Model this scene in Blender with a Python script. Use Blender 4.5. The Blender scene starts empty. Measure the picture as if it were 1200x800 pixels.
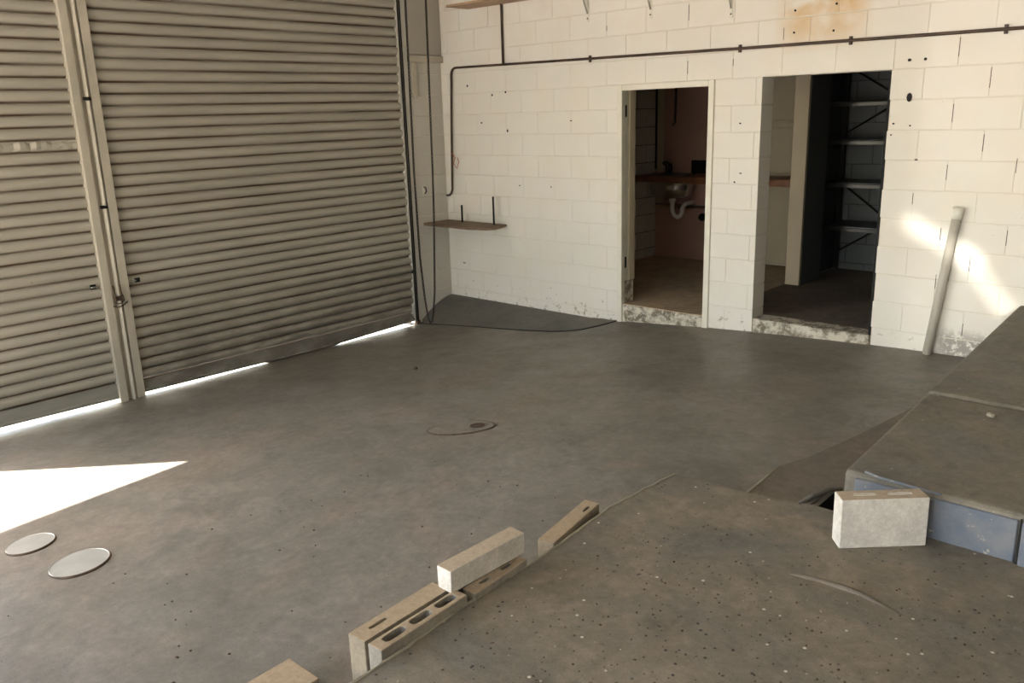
import bpy, bmesh, math, random
from mathutils import Vector, Matrix
random.seed(7)
scene = bpy.context.scene
COL = scene.collection

# ------------------------------------------------------------------ camera
cam_data = bpy.data.cameras.new('camera'); cam = bpy.data.objects.new('camera', cam_data); COL.objects.link(cam)
yaw, pit, rol = -0.75435, 0.26450, -0.03245
fw = Vector((math.sin(yaw)*math.cos(pit), math.cos(yaw)*math.cos(pit), -math.sin(pit)))
r0 = Vector((math.cos(yaw), -math.sin(yaw), 0)); u0 = r0.cross(fw)
rr = r0*math.cos(rol) + u0*math.sin(rol); uu = -r0*math.sin(rol) + u0*math.cos(rol)
M = Matrix((rr, uu, -fw)).transposed().to_4x4(); M.translation = Vector((6.6434, -6.1366, 1.6755))
cam.matrix_world = M
cam_data.sensor_fit = 'HORIZONTAL'; cam_data.sensor_width = 36.0; cam_data.lens = 983.2/1200*36
cam_data.clip_start = 0.05
scene.camera = cam

# ------------------------------------------------------------------ world, sun, exposure
world = bpy.data.worlds.new('World'); scene.world = world; world.use_nodes = True
wn = world.node_tree; wn.nodes.clear()
sky = wn.nodes.new('ShaderNodeTexSky'); sky.sky_type = 'NISHITA'; sky.sun_disc = False
SUN_EL = math.radians(50.3); SUN_AZ = Vector((0.815, 0.575, 0)).normalized()     # travel direction of the light
sky.sun_elevation = SUN_EL; sky.sun_rotation = math.atan2(-SUN_AZ.x, -SUN_AZ.y); sky.air_density = 1.0; sky.dust_density = 2.0
bg = wn.nodes.new('ShaderNodeBackground'); bg.inputs['Strength'].default_value = 0.42
wo = wn.nodes.new('ShaderNodeOutputWorld')
tint = wn.nodes.new('ShaderNodeMix'); tint.data_type = 'RGBA'; tint.blend_type = 'MULTIPLY'; tint.inputs[0].default_value = 1.0
tint.inputs[7].default_value = (1.0, 0.945, 0.87, 1)      # the camera's warm white balance
wn.links.new(sky.outputs[0], tint.inputs[6]); wn.links.new(tint.outputs[2], bg.inputs[0]); wn.links.new(bg.outputs[0], wo.inputs[0])
sd = bpy.data.lights.new('sun', 'SUN'); sd.energy = 15.0; sd.angle = math.radians(0.55); sd.color = (1.0, 0.93, 0.82)
so = bpy.data.objects.new('sun', sd); COL.objects.link(so)
sdir = Vector((SUN_AZ.x*math.cos(SUN_EL), SUN_AZ.y*math.cos(SUN_EL), -math.sin(SUN_EL)))
so.rotation_euler = sdir.to_track_quat('-Z', 'Y').to_euler(); so.location = (-6, -8, 8)

def area(name, loc, target, sx, sy, energy=0, color=(1, 1, 1), portal=False, spread=None):
    l = bpy.data.lights.new(name, 'AREA'); l.shape = 'RECTANGLE'; l.size = sx; l.size_y = sy
    l.energy = energy; l.color = color
    if spread: l.spread = math.radians(spread)
    if portal: l.cycles.is_portal = True
    o = bpy.data.objects.new(name, l); COL.objects.link(o); o.location = loc
    d = Vector(target) - Vector(loc); o.rotation_euler = d.to_track_quat('-Z', 'Y').to_euler()
    return o
area('portal_bay', (0.0, -7.85, 1.2), (1, -7.85, 1.2), 4.7, 3.4, portal=True)
area('portal_entry', (4.05, -10.6, 1.2), (4.05, 0, 1.2), 6.3, 2.8, portal=True)
# lamps added for sun thrown back by unseen glass: thin streak and broad patch
def beam(name, x0, z0, x1, z1, w, energy, spread, src=(6.4, -10.75)):
    # a flat patch of returned light landing on the back wall between two points
    mid = Vector(((x0+x1)/2, 0, (z0+z1)/2)); loc = Vector((src[0], src[1], mid.z + .35))
    L = math.hypot(x1-x0, z1-z0); o = area(name, loc, mid, L, w, energy, (1.0, .95, .86), spread=spread)
    fwd = (mid-loc).normalized(); side = Vector((x1-x0, 0, z1-z0)).normalized(); side = (side - fwd*side.dot(fwd)).normalized()
    up = (-fwd).cross(side); Mx = Matrix((side, up, -fwd)).transposed().to_4x4(); Mx.translation = loc; o.matrix_world = Mx
beam('wall_streak_lamp', 4.66, .88, 5.17, .62, .04, .055, 1.2)
beam('wall_streak_lamp', 5.02, .70, 5.40, .27, .04, .04, 1.2)
beam('wall_patch_lamp', 4.70, 1.3, 6.5, 1.3, 3.4, .75, 1.5, (6.1, -10.55))
scene.view_settings.view_transform = 'Standard'; scene.view_settings.look = 'None'
scene.view_settings.exposure = 1.88; scene.view_settings.gamma = 1.0
scene.view_settings.use_curve_mapping = False
scene.cycles.max_bounces = 10; scene.cycles.diffuse_bounces = 6

# ------------------------------------------------------------------ materials
class NT:
    def __init__(s, name):
        s.m = bpy.data.materials.new(name); s.m.use_nodes = True; s.t = s.m.node_tree; s.t.nodes.clear()
        s.out = s.n('ShaderNodeOutputMaterial'); s.b = s.n('ShaderNodeBsdfPrincipled'); s.l(s.b.outputs[0], s.out.inputs[0])
    def n(s, k, **kw):
        x = s.t.nodes.new(k)
        for a, v in kw.items(): setattr(x, a, v)
        return x
    def l(s, a, b): s.t.links.new(a, b)
    def pos(s): return s.n('ShaderNodeNewGeometry').outputs['Position']
    def obj(s): return s.n('ShaderNodeTexCoord').outputs['Object']
    def noise(s, vec, scale, detail=4, rough=.55, dist=0):
        x = s.n('ShaderNodeTexNoise'); s.l(vec, x.inputs['Vector'])
        x.inputs['Scale'].default_value = scale; x.inputs['Detail'].default_value = detail
        x.inputs['Roughness'].default_value = rough; x.inputs['Distortion'].default_value = dist
        return x.outputs['Fac']
    def ramp(s, fac, stops):
        x = s.n('ShaderNodeValToRGB'); s.l(fac, x.inputs[0]); e = x.color_ramp.elements
        while len(e) < len(stops): e.new(.5)
        for i, (p, c) in enumerate(stops):
            e[i].position = p
            e[i].color = (c, c, c, 1) if isinstance(c, (int, float)) else (*c, 1)
        return x.outputs[0]
    def mix(s, fac, a, b, mode='MIX'):
        x = s.n('ShaderNodeMix', data_type='RGBA', blend_type=mode)
        for v, i in ((fac, 0), (a, 6), (b, 7)):
            if isinstance(v, (int, float)): x.inputs[i].default_value = v if i == 0 else (v, v, v, 1)
            elif isinstance(v, tuple): x.inputs[i].default_value = (*v, 1)
            else: s.l(v, x.inputs[i])
        return x.outputs[2]
    def math(s, op, a, b=None):
        x = s.n('ShaderNodeMath', operation=op)
        for i, v in enumerate((a, b)):
            if v is None: continue
            if isinstance(v, (int, float)): x.inputs[i].default_value = v
            else: s.l(v, x.inputs[i])
        return x.outputs[0]
    def sep(s, v):
        x = s.n('ShaderNodeSeparateXYZ'); s.l(v, x.inputs[0]); return x.outputs
    def scaled(s, v, sc):
        x = s.n('ShaderNodeMapping'); s.l(v, x.inputs[0]); x.inputs['Scale'].default_value = sc; return x.outputs[0]
    def maprange(s, v, a, b, c=0., d=1.):
        x = s.n('ShaderNodeMapRange'); s.l(v, x.inputs[0])
        for i, q in enumerate((a, b, c, d)): x.inputs[i+1].default_value = q
        return x.outputs[0]
    def bump(s, h, strength, dist=.01):
        x = s.n('ShaderNodeBump'); s.l(h, x.inputs['Height']); x.inputs['Strength'].default_value = strength
        x.inputs['Distance'].default_value = dist; s.l(x.outputs[0], s.b.inputs['Normal'])
    def fin(s, col=None, rough=.7, metal=0., spec=.4):
        if col is not None:
            if isinstance(col, tuple): s.b.inputs['Base Color'].default_value = (*col, 1)
            else: s.l(col, s.b.inputs['Base Color'])
        if isinstance(rough, (int, float)): s.b.inputs['Roughness'].default_value = rough
        else: s.l(rough, s.b.inputs['Roughness'])
        s.b.inputs['Metallic'].default_value = metal
        s.b.inputs['Specular IOR Level'].default_value = spec
        return s.m

def plain(name, col, rough=.6, metal=0., var=.12, scale=9., bump=.15):
    t = NT(name); o = t.obj()
    n = t.noise(o, scale, 5)
    f = t.ramp(n, [(.25, 1-var*2), (.75, 1+var)])
    c = t.mix(1., col, f, 'MULTIPLY')
    t.bump(t.noise(o, scale*8, 3), bump, .004)
    return t.fin(c, rough, metal)

def wall_mat(name, tint=(0.79, 0.765, 0.705), stain=False, dirt=True):
    t = NT(name); p = t.pos(); x, y, z = t.sep(p)
    c = t.mix(t.ramp(t.noise(p, 1.3, 5), [(.3, 0.), (.7, 1.)]), tint, tuple(v*.93 for v in tint))
    c = t.mix(t.ramp(t.noise(p, 3.1, 3), [(.45, 0.), (.75, .45)]), c, (tint[0]*.98, tint[1]*.91, tint[2]*.84))
    # worn paint along the foot of the wall
    if dirt:
        low = t.maprange(t.math('SUBTRACT', z, t.math('MULTIPLY', x, .03)), .12, -.25)
        n1 = t.noise(p, 16, 6, .65)
        chip = t.ramp(t.math('ADD', t.math('MULTIPLY', low, .16), n1), [(.70, 0.), (.76, .8)])
        low2 = t.maprange(z, .9, -.2)
        c = t.mix(t.math('MULTIPLY', low2, .0), c, (.5, .45, .36))
        spots = t.ramp(t.noise(p, 34, 3, .6), [(.735, 0.), (.77, .7)])
        c = t.mix(spots, c, (.42, .37, .29))
        c = t.mix(chip, c, (.33, .29, .24))
        right = t.math('MULTIPLY', t.maprange(x, 4.93, 5.0), t.maprange(z, .17, .08))
        c2 = t.ramp(t.noise(p, 22, 5, .7), [(.42, 0.), (.5, 1.)])
        c = t.mix(t.math('MULTIPLY', right, c2), c, (.36, .33, .30))
    if stain:
        nn = t.noise(p, 2.6, 4, .5, .6)
        band = t.math('MULTIPLY', t.maprange(x, 3.62, 3.8), t.maprange(x, 4.35, 4.15))
        up = t.maprange(z, 2.02, 2.3)
        st = t.math('MULTIPLY', t.math('MULTIPLY', band, up), t.ramp(nn, [(.34, .1), (.52, .95)]))
        c = t.mix(st, c, (.60, .38, .14))
        pk = t.math('MULTIPLY', t.maprange(z, 2.1, 2.75), t.ramp(t.noise(p, 1.7, 3), [(.4, 0.), (.65, .4)]))  # patchy pinkish tone, stronger towards the top
        c = t.mix(pk, c, (.62, .48, .38))
    t.bump(t.noise(p, 60, 5, .6), .25, .004)
    return t.fin(c, .75, 0, .25)

def concrete(name, base, alt, third, speck=0., gloss=.55, coarse=1., stains=True):
    t = NT(name); p = t.pos()
    pa = t.scaled(p, (1., 1., .3))
    c = t.mix(t.ramp(t.noise(pa, .9*coarse, 6, .6, .4), [(.35, 0.), (.65, 1.)]), base, alt)
    c = t.mix(t.ramp(t.noise(pa, 1.7*coarse, 5, .55, .8), [(.48, 0.), (.68, .7)]), c, third)
    if stains:
        c = t.mix(t.ramp(t.noise(pa, 2.9, 6, .62, 1.2), [(.55, 0.), (.72, .42)]), c, tuple(v*.55 for v in base))
    c = t.mix(1., c, t.ramp(t.noise(p, 6.5, 7, .68, .5), [(.32, .84), (.68, 1.16)]), 'MULTIPLY')
    c = t.mix(1., c, t.ramp(t.noise(p, 26, 5, .7), [(.3, .84), (.7, 1.14)]), 'MULTIPLY')
    c = t.mix(1., c, t.ramp(t.noise(p, 140, 3, .7), [(.3, .88), (.7, 1.1)]), 'MULTIPLY')
    h = t.noise(p, 45, 6, .65)
    if speck:
        v = t.n('ShaderNodeTexVoronoi'); t.l(p, v.inputs['Vector']); v.inputs['Scale'].default_value = 34
        sel = t.ramp(v.outputs['Color'], [(.0, 0.), (.999, 1.)])
        dot = t.ramp(v.outputs['Distance'], [(.14, 1.), (.24, 0.)])
        vs = t.sep(v.outputs['Color'])
        dark = t.math('MULTIPLY', dot, t.math('GREATER_THAN', vs[0], .66))
        lite = t.math('MULTIPLY', dot, t.math('GREATER_THAN', vs[1], .955))
        zone = t.ramp(t.noise(p, 1.6, 4), [(.38, .1), (.58, 1.)])
        c = t.mix(t.math('MULTIPLY', t.math('MULTIPLY', dark, zone), speck), c, (.05, .045, .04))
        c = t.mix(t.math('MULTIPLY', lite, speck), c, (.62, .58, .50))
    t.bump(t.noise(p, 90, 8, .7), .22 if not speck else .5, .004)
    return t.fin(c, t.ramp(t.noise(p, 2.2, 4), [(.3, gloss-.1), (.7, gloss+.12)]), 0, .35)

M_wall = wall_mat('painted_block', stain=True)
M_mortar = wall_mat('painted_mortar', (.74, .70, .62), dirt=False)
M_wall2 = wall_mat('painted_block_grey', (.60, .58, .53), dirt=False)
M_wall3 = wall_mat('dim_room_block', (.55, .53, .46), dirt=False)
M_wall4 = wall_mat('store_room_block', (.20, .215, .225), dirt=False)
M_floor = concrete('floor_concrete', (.150, .141, .120), (.200, .184, .160), (.205, .172, .142), gloss=.48)
M_apron = concrete('apron_concrete', (.115, .11, .098), (.135, .127, .11), (.125, .118, .10), stains=False)
M_slab = concrete('rough_concrete', (.205, .180, .140), (.140, .135, .118), (.27, .225, .165), speck=1., gloss=.8, coarse=1.6)
M_plat = concrete('platform_concrete', (.145, .135, .112), (.18, .158, .122), (.125, .125, .115), speck=.25, gloss=.7, coarse=1.5)
M_patch = concrete('patch_concrete', (.155, .13, .102), (.15, .13, .105), (.18, .14, .11), gloss=.7)
M_lip = plain('slab_lip', (.34, .31, .25), .9)
M_infl = concrete('room_concrete', (.52, .40, .28), (.46, .36, .25), (.42, .32, .22), gloss=.75)
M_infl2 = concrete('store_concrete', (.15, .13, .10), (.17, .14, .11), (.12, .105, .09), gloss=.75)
def sill_mat():
    t = NT('worn_sill'); p = t.pos()
    c = t.mix(t.ramp(t.noise(p, 9, 7, .7, .4), [(.44, 0.), (.56, 1.)]), (.60, .56, .47), (.20, .17, .13))
    c = t.mix(t.ramp(t.noise(p, 28, 5, .7), [(.5, 0.), (.62, .8)]), c, (.66, .62, .53))
    t.bump(t.noise(p, 40, 6, .7), .6, .006)
    return t.fin(c, .9, 0, .2)
M_sill = sill_mat()
M_dark = plain('dark_recess', (.012, .012, .012), .8)
M_frame = plain('white_frame_paint', (.74, .71, .62), .45, var=.04)
M_pink = plain('pink_panel', (.46, .29, .24), .6, var=.06, scale=2)
M_cream = plain('cream_panel', (.50, .43, .31), .6, var=.06, scale=2)
M_grey = plain('dark_grey_panel', (.10, .10, .095), .6, var=.06, scale=2)
M_bench = plain('stained_timber', (.24, .105, .05), .5, var=.2, scale=14)
M_steel = plain('stainless_steel', (.55, .55, .52), .25, 1., var=.05)
M_beam = plain('lit_rack_beam', (.045, .045, .042), .28, .6, var=.1)  # lighter than the rack steel, the beams' highlight is put into the colour
M_black = plain('black_metal', (.02, .02, .02), .4, .6)
M_rack = plain('dark_rack_steel', (.014, .014, .014), .38, .3, var=.2)
M_pvc = plain('grey_pvc', (.50, .47, .41), .45, var=.06)
M_white_pvc = plain('white_pvc', (.75, .73, .66), .4, var=.04)
M_cond = plain('dark_conduit', (.075, .045, .03), .5, var=.4, scale=5)
M_chain = plain('oily_chain', (.05, .045, .035), .5, .7)
M_board = plain('weathered_board', (.20, .13, .085), .6, var=.2, scale=12)
M_board2 = plain('brown_board', (.42, .28, .17), .6, var=.12, scale=8)
M_lid = plain('pale_metal_lid', (.40, .40, .375), .35, .2, var=.1, scale=6)
M_rust = plain('rusty_iron', (.10, .065, .045), .8, .2, var=.4, scale=20)
M_redwire = plain('red_wire', (.5, .09, .05), .5)
M_render = wall_mat('grey_render', (.42, .39, .34), dirt=False)
M_out = plain('outside_concrete', (.55, .52, .47), .9)
M_ceil = plain('ceiling_sheet', (.42, .40, .36), .7)
M_white_block = plain('white_painted_block', (.70, .67, .60), .8, var=.05, scale=14, bump=.3)
M_blue = None

def block_mat(name, base, dust):
    t = NT(name); o = t.obj(); g = t.n('ShaderNodeNewGeometry')
    c = t.mix(t.ramp(t.noise(o, 9, 5, .6), [(.35, 0.), (.65, 1.)]), base, tuple(v*.78 for v in base))
    nz = t.sep(t.n('ShaderNodeTexCoord').outputs['Normal'])[2]
    c = t.mix(t.math('MULTIPLY', t.maprange(nz, .5, .95), .85), c, dust)
    c = t.mix(1., c, t.ramp(t.noise(o, 60, 4, .7), [(.3, .82), (.7, 1.1)]), 'MULTIPLY')
    t.bump(t.noise(o, 120, 4, .7), .5, .004)
    return t.fin(c, .9, 0, .2)
M_blk = block_mat('grey_block', (.30, .275, .235), (.40, .31, .215))
M_blk_w = block_mat('white_faced_block', (.68, .65, .60), (.45, .36, .26))
M_blk_tan = block_mat('tan_block', (.33, .28, .21), (.43, .34, .235))

def blue_paint():
    t = NT('flaking_blue_paint'); p = t.pos()
    c = t.mix(t.ramp(t.noise(p, 7, 5, .65), [(.4, 0.), (.62, 1.)]), (.115, .140, .185), (.175, .185, .205))
    c = t.mix(t.ramp(t.noise(p, 25, 4, .7), [(.63, 0.), (.68, 1.)]), c, (.34, .32, .28))
    t.bump(t.noise(p, 50, 4), .3, .004)
    return t.fin(c, .7)
M_blue = blue_paint()

def slat_mat(name, base):
    t = NT(name); p = t.pos(); x, y, z = t.sep(p); o = t.sep(t.obj())
    c = t.mix(t.ramp(t.noise(t.scaled(p, (1, .5, 3.)), 2.5, 5), [(.35, 0.), (.65, 1.)]), base, tuple(v*.86 for v in base))
    seam = t.math('MULTIPLY', t.maprange(o[2], .022, .010), t.ramp(t.noise(t.scaled(p, (1, .35, 5)), 3, 3), [(.36, .5), (.6, 1.)]))
    c = t.mix(seam, c, (.10, .055, .03))
    spot = t.ramp(t.noise(p, 24, 3, .6), [(.72, 0.), (.76, .6)])
    c = t.mix(spot, c, (.16, .12, .09))
    grime_shade = t.math('MULTIPLY', t.math('MULTIPLY', t.maprange(z, .5, -.4), t.maprange(y, -3.6, -3.3, .12, 1.)), t.ramp(t.noise(t.scaled(p, (1, 1, 2.5)), 3.5, 5, .65), [(.35, .3), (.6, 1.)]))  # low grime, plus the shade of the right shutter's foot put into the colour
    c = t.mix(t.math('MULTIPLY', grime_shade, .8), c, (.11, .088, .07))
    t.bump(t.noise(p, 30, 3), .08, .004)
    return t.fin(c, .38, .1, .5)
M_slat = slat_mat('shutter_paint', (.43, .405, .345))
M_guide = plain('guide_paint', (.50, .46, .38), .4, .1, var=.1, scale=3)
M_rail = slat_mat('bottom_rail_paint', (.34, .33, .29))

# ------------------------------------------------------------------ helpers
def link(name, me, mat=None, parent=None, loc=None, rot=None):
    o = bpy.data.objects.new(name, me); COL.objects.link(o)
    if mat is not None and me is not None and not me.materials: me.materials.append(mat)
    if parent is not None: o.parent = parent
    if loc is not None: o.location = loc
    if rot is not None: o.rotation_euler = rot
    return o
def bm_mesh(name, bm, smooth=False):
    me = bpy.data.meshes.new(name); bm.normal_update(); bm.to_mesh(me); bm.free()
    if smooth:
        for p in me.polygons: p.use_smooth = True
    return me
def tag(o, label, cat, group=None):
    o['label'] = label; o['category'] = cat
    if group: o['group'] = group
    return o
def struct(o): o['kind'] = 'structure'; return o
def empty(name, loc, rz=0):
    o = bpy.data.objects.new(name, None); COL.objects.link(o); o.location = loc; o.rotation_euler = (0, 0, rz)
    o.empty_display_size = .1; return o
def add_box(bm, lo, hi, bevel=0., mat=None):
    r = bmesh.ops.create_cube(bm, size=1.)
    vs = r['verts']
    for v in vs:
        v.co = Vector([lo[i] + (v.co[i]+.5)*(hi[i]-lo[i]) for i in range(3)])
        if mat is not None: v.co = mat @ v.co
    if bevel:
        es = list({e for v in vs for e in v.link_edges})
        bmesh.ops.bevel(bm, geom=es, offset=bevel, segments=1, affect='EDGES')
def box(name, lo, hi, mat, parent=None, bevel=0., loc=None, rot=None):
    bm = bmesh.new(); add_box(bm, lo, hi, bevel)
    return link(name, bm_mesh(name, bm), mat, parent, loc, rot)
def prism(bm, prof, axis, a, b):
    """extrude a closed 2D profile along an axis; profile coords fill the other two axes in order"""
    idx = [i for i in range(3) if i != axis]; A = []; B = []
    for p in prof:
        for L, v in ((A, a), (B, b)):
            c = [0, 0, 0]; c[axis] = v; c[idx[0]] = p[0]; c[idx[1]] = p[1]; L.append(bm.verts.new(c))
    n = len(prof)
    for i in range(n): bm.faces.new((A[i], A[(i+1) % n], B[(i+1) % n], B[i]))
    bm.faces.new(A[::-1]); bm.faces.new(B)
    bmesh.ops.recalc_face_normals(bm, faces=bm.faces)
def tube(bm, pts, rad, seg=10, closed=False):
    pts = [Vector(p) for p in pts]; n = len(pts); rings = []
    prev = None
    for i, p in enumerate(pts):
        if closed: d = pts[(i+1) % n] - pts[i-1]
        else: d = pts[min(i+1, n-1)] - pts[max(i-1, 0)]
        d.normalize()
        if prev is None:
            a = d.orthogonal().normalized()
        else: a = (prev - d*prev.dot(d)).normalized()
        prev = a; b = d.cross(a)
        r = rad[i] if isinstance(rad, (list, tuple)) else rad
        rings.append([bm.verts.new(p + (a*math.cos(2*math.pi*k/seg) + b*math.sin(2*math.pi*k/seg))*r) for k in range(seg)])
    m = n if closed else n-1
    for i in range(m):
        A, B = rings[i], rings[(i+1) % n]
        for k in range(seg): bm.faces.new((A[k], A[(k+1) % seg], B[(k+1) % seg], B[k]))
    if not closed:
        bm.faces.new(rings[0][::-1]); bm.faces.new(rings[-1])
def tube_obj(name, pts, rad, mat, parent=None, seg=10, loc=None):
    bm = bmesh.new(); tube(bm, pts, rad, seg); return link(name, bm_mesh(name, bm, True), mat, parent, loc)
def lathe(bm, prof, seg=32, sx=1., sy=1.):
    rings = []
    for r, z in prof:
        rings.append([bm.verts.new((r*sx*math.cos(2*math.pi*k/seg), r*sy*math.sin(2*math.pi*k/seg), z)) for k in range(seg)])
    for A, B in zip(rings, rings[1:]):
        for k in range(seg): bm.faces.new((A[k], A[(k+1) % seg], B[(k+1) % seg], B[k]))
    bm.faces.new(rings[-1]); bm.faces.new(rings[0][::-1])

# ------------------------------------------------------------------ floor levels
def level(y): return -.03 - .14*min(max((-2.9-y)/2.0, 0), 1.25)
def floor_z(x, y):
    t = min(max((5.3-x)/5.3, 0), 1)**1.7
    L = level(y); return L - (L+.44)*t

# ------------------------------------------------------------------ floor
PIT = (5.305, 5.42, -2.84, -2.60)
def lin(a, b, n): return [a+(b-a)*i/n for i in range(n+1)]
xs = sorted(set([round(v, 4) for v in lin(-.02, 5.2, 60)+lin(5.5, 9, 12)+[PIT[0], PIT[1], 5.25]]))
ys = sorted(set([round(v, 4) for v in lin(-10.6, -3, 76)+lin(-2.5, .1, 24)+[-2.9, PIT[2], PIT[3], -2.7]]))
bm = bmesh.new(); V = {}
for i, x in enumerate(xs):
    for j, y in enumerate(ys):
        V[i, j] = bm.verts.new((x, y, floor_z(x, y)))
for i in range(len(xs)-1):
    for j in range(len(ys)-1):
        cx, cy = (xs[i]+xs[i+1])/2, (ys[j]+ys[j+1])/2
        if PIT[0] < cx < PIT[1] and PIT[2] < cy < PIT[3]: continue
        bm.faces.new((V[i, j], V[i+1, j], V[i+1, j+1], V[i, j+1]))
floor = struct(link('floor', bm_mesh('floor', bm, True), M_floor))
bm = bmesh.new()
for lo, hi in (((PIT[0]-.02, PIT[2], -.25), (PIT[0], PIT[3], -.033)), ((PIT[1], PIT[2], -.25), (PIT[1]+.02, PIT[3], -.033)),
               ((PIT[0], PIT[2]-.02, -.25), (PIT[1], PIT[2], -.033)), ((PIT[0], PIT[3], -.25), (PIT[1], PIT[3]+.02, -.033)),
               ((PIT[0], PIT[2], -.27), (PIT[1], PIT[3], -.25))): add_box(bm, lo, hi)
link('pit_lining', bm_mesh('pit', bm), M_dark, floor)
# pale rim round the broken hole
tube_obj('pit_rim', [(5.25, -2.86, -.004), (5.262, -2.74, -.008), (5.285, -2.63, -.010), (5.33, -2.585, -.014)], [.006, .012, .014, .008], M_plat, floor, 8)

# worn strip of newer concrete beside the platform
bm = bmesh.new()
out = [(5.005, -2.93), (5.0, -2.7), (4.985, -2.5), (5.05, -2.3), (5.12, -1.9), (5.2, -1.3), (5.27, -.6), (5.42, -.5), (5.42, -2.59), (5.285, -2.6), (5.27, -2.93)]
prism(bm, out, 2, -.06, -.024); link('concrete_patch', bm_mesh('patch', bm), M_patch, floor)

# foreground slab, higher than the drive bay
edge = [(4.74, -10.6), (4.742, -5.6), (4.731, -4.864), (4.721, -4.649), (4.708, -4.505), (4.695, -4.33), (4.687, -4.167), (4.686, -4.066), (4.681, -3.904),
        (4.661, -3.677), (4.654, -3.605), (4.637, -3.425), (4.648, -3.16), (4.668, -2.938)]
far = [(4.80, -2.92), (5.015, -2.906), (5.15, -2.88), (5.24, -2.86), (5.31, -2.842), (5.44, -2.842), (5.44, -2.80), (9.0, -2.80), (9.0, -10.6)]
poly = []
for a, b in zip(edge, edge[1:]):
    n = max(1, int((Vector(b)-Vector(a)).length/.045)) if a[1] > -6 else 1
    for k in range(n):
        q = Vector(a).lerp(Vector(b), k/n); j = (random.random()-.5)*.007 if a[1] > -6 else 0
        poly.append((q.x+j, q.y))
poly += [edge[-1]] + far
bm = bmesh.new()
prism(bm, poly, 2, -.30, 0.0)
slab = struct(link('floor_slab', bm_mesh('slab', bm), M_slab))
# pale worn arris along the slab edge
bm = bmesh.new(); pts = [(x+.004, y, -.002) for x, y in poly if y > -5.6 and x < 4.76]
tube(bm, pts, [.006+.003*random.random() for _ in pts], 6)
link('slab_lip', bm_mesh('lip', bm, True), M_lip, slab)

# sloping apron in the corner
bm = bmesh.new(); ew = [(0, -.50), (.25, -.52), (.45, -.53), (.94, -.565), (1.3, -.59), (1.6, -.60), (1.9, -.575), (2.05, -.52), (2.13, -.44), (2.19, -.25), (2.22, -.02)]
rows = []; NA = 10
for (x, y) in ew:
    r = []
    for k in range(NA+1):
        t = k/NA; yy = y*t
        zt = -.205; zf = floor_z(x, yy)-.004
        top = max(zf + .012*(1 - t**6), zf + (zt-zf)*(1 - t**1.7)) if x < 2.0 else zf + .012*(1-t**6) + max(0, (zt-zf))*(1-t**2.6)
        r.append(bm.verts.new((x, yy, top)))
    rows.append(r)
for A, B in zip(rows, rows[1:]):
    for k in range(NA): bm.faces.new((A[k], A[k+1], B[k+1], B[k]))
bmesh.ops.recalc_face_normals(bm, faces=bm.faces)
apron = struct(link('floor_apron', bm_mesh('apron', bm, True), M_apron))
bm = bmesh.new(); tube(bm, [(x, y-.002, floor_z(x, y)+.0015) for x, y in ew], .007, 6)
link('apron_crack', bm_mesh('crack', bm), M_dark, apron)

# ------------------------------------------------------------------ raised platform on the right
def plat_z(y): return .19 + .18*(y+2.82)/2.82
bm = bmesh.new()
def plat_piece(y0, y1, dz=0.):
    n = 6
    for k in range(n):
        a, b = y0+(y1-y0)*k/n, y0+(y1-y0)*(k+1)/n
    A = [(5.42, y0), (9., y0), (9., y1), (5.42, y1)]
    lo = [bm.verts.new((x, y, -.3)) for x, y in A]; hi = [bm.verts.new((x, y, plat_z(y)+dz)) for x, y in A]
    bm.faces.new(hi); bm.faces.new(lo[::-1])
    for i in range(4): bm.faces.new((lo[i], lo[(i+1) % 4], hi[(i+1) % 4], hi[i]))
plat_piece(-2.82, -1.80); P1 = bm_mesh('plat', bm); bm = bmesh.new(); plat_piece(-1.785, 0, .006); P2 = bm_mesh('plat2', bm)
platform = struct(empty('platform', (7.2, -1.4, 0)))
def pchild(n, me, m):
    o = link(n, me, m, platform); o.location = (-7.2, 1.4, 0); return o
a = pchild('platform_section', P1, M_plat); b = pchild('platform_section', P2, M_plat)
for o in (a, b):
    bv = o.modifiers.new('bevel', 'BEVEL'); bv.width = .022; bv.segments = 3; bv.limit_method = 'ANGLE'
bm = bmesh.new(); add_box(bm, (5.47, -2.832, -.02), (6.072, -2.815, .168), .004); pchild('blue_face', bm_mesh('blue', bm), M_blue)
bm = bmesh.new(); add_box(bm, (6.088, -2.85, -.02), (7.4, -2.815, .172), .006); pchild('blue_face', bm_mesh('blue2', bm), M_blue)
# crack between the two faces
bm = bmesh.new(); tube(bm, [(6.082, -2.835, z) for z in (-.01, .04, .09, .13, .18)], [.010, .006, .005, .004, .004], 6); pchild('crack', bm_mesh('cr', bm), M_dark)
bm = bmesh.new(); tube(bm, [(5.50, -2.80, .196), (5.56, -2.815, .192), (5.8, -2.822, .188)], .006, 6); pchild('blue_edge', bm_mesh('be', bm), M_blue)

# ------------------------------------------------------------------ block walls
Z0 = 1.885; CH = .2; BL = .4; J = .0034; JX = .0012; DEPTH = .19
full_me = None
def block_mesh(w, h, d, bev=.0025):
    bm = bmesh.new(); add_box(bm, (0, 0, 0), (w, d, h), bev); return bm_mesh('block', bm)
cache = {}
def get_block(w, h, d):
    k = (round(w, 3), round(h, 3), round(d, 3))
    if k not in cache: cache[k] = block_mesh(w, h, d); cache[k].materials.append(M_wall)
    return cache[k]
OPEN = [(2.235, 3.14, -.60, 1.872), (3.55, 4.49, -.60, 1.872)]
def cut_rects(x0, x1, z0, z1):
    """the parts of a block left after the openings"""
    rects = [(x0, x1)]
    for a, b, zl, zh in OPEN:
        if (z0+z1)/2 < zh:
            new = []
            for p, q in rects:
                if q <= a or p >= b: new.append((p, q)); continue
                if p < a: new.append((p, a))
                if q > b: new.append((b, q))
            rects = new
    return [r for r in rects if r[1]-r[0] > .02]
wall_back = struct(empty('wall_back', (4.5, 0, 0)))
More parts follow.
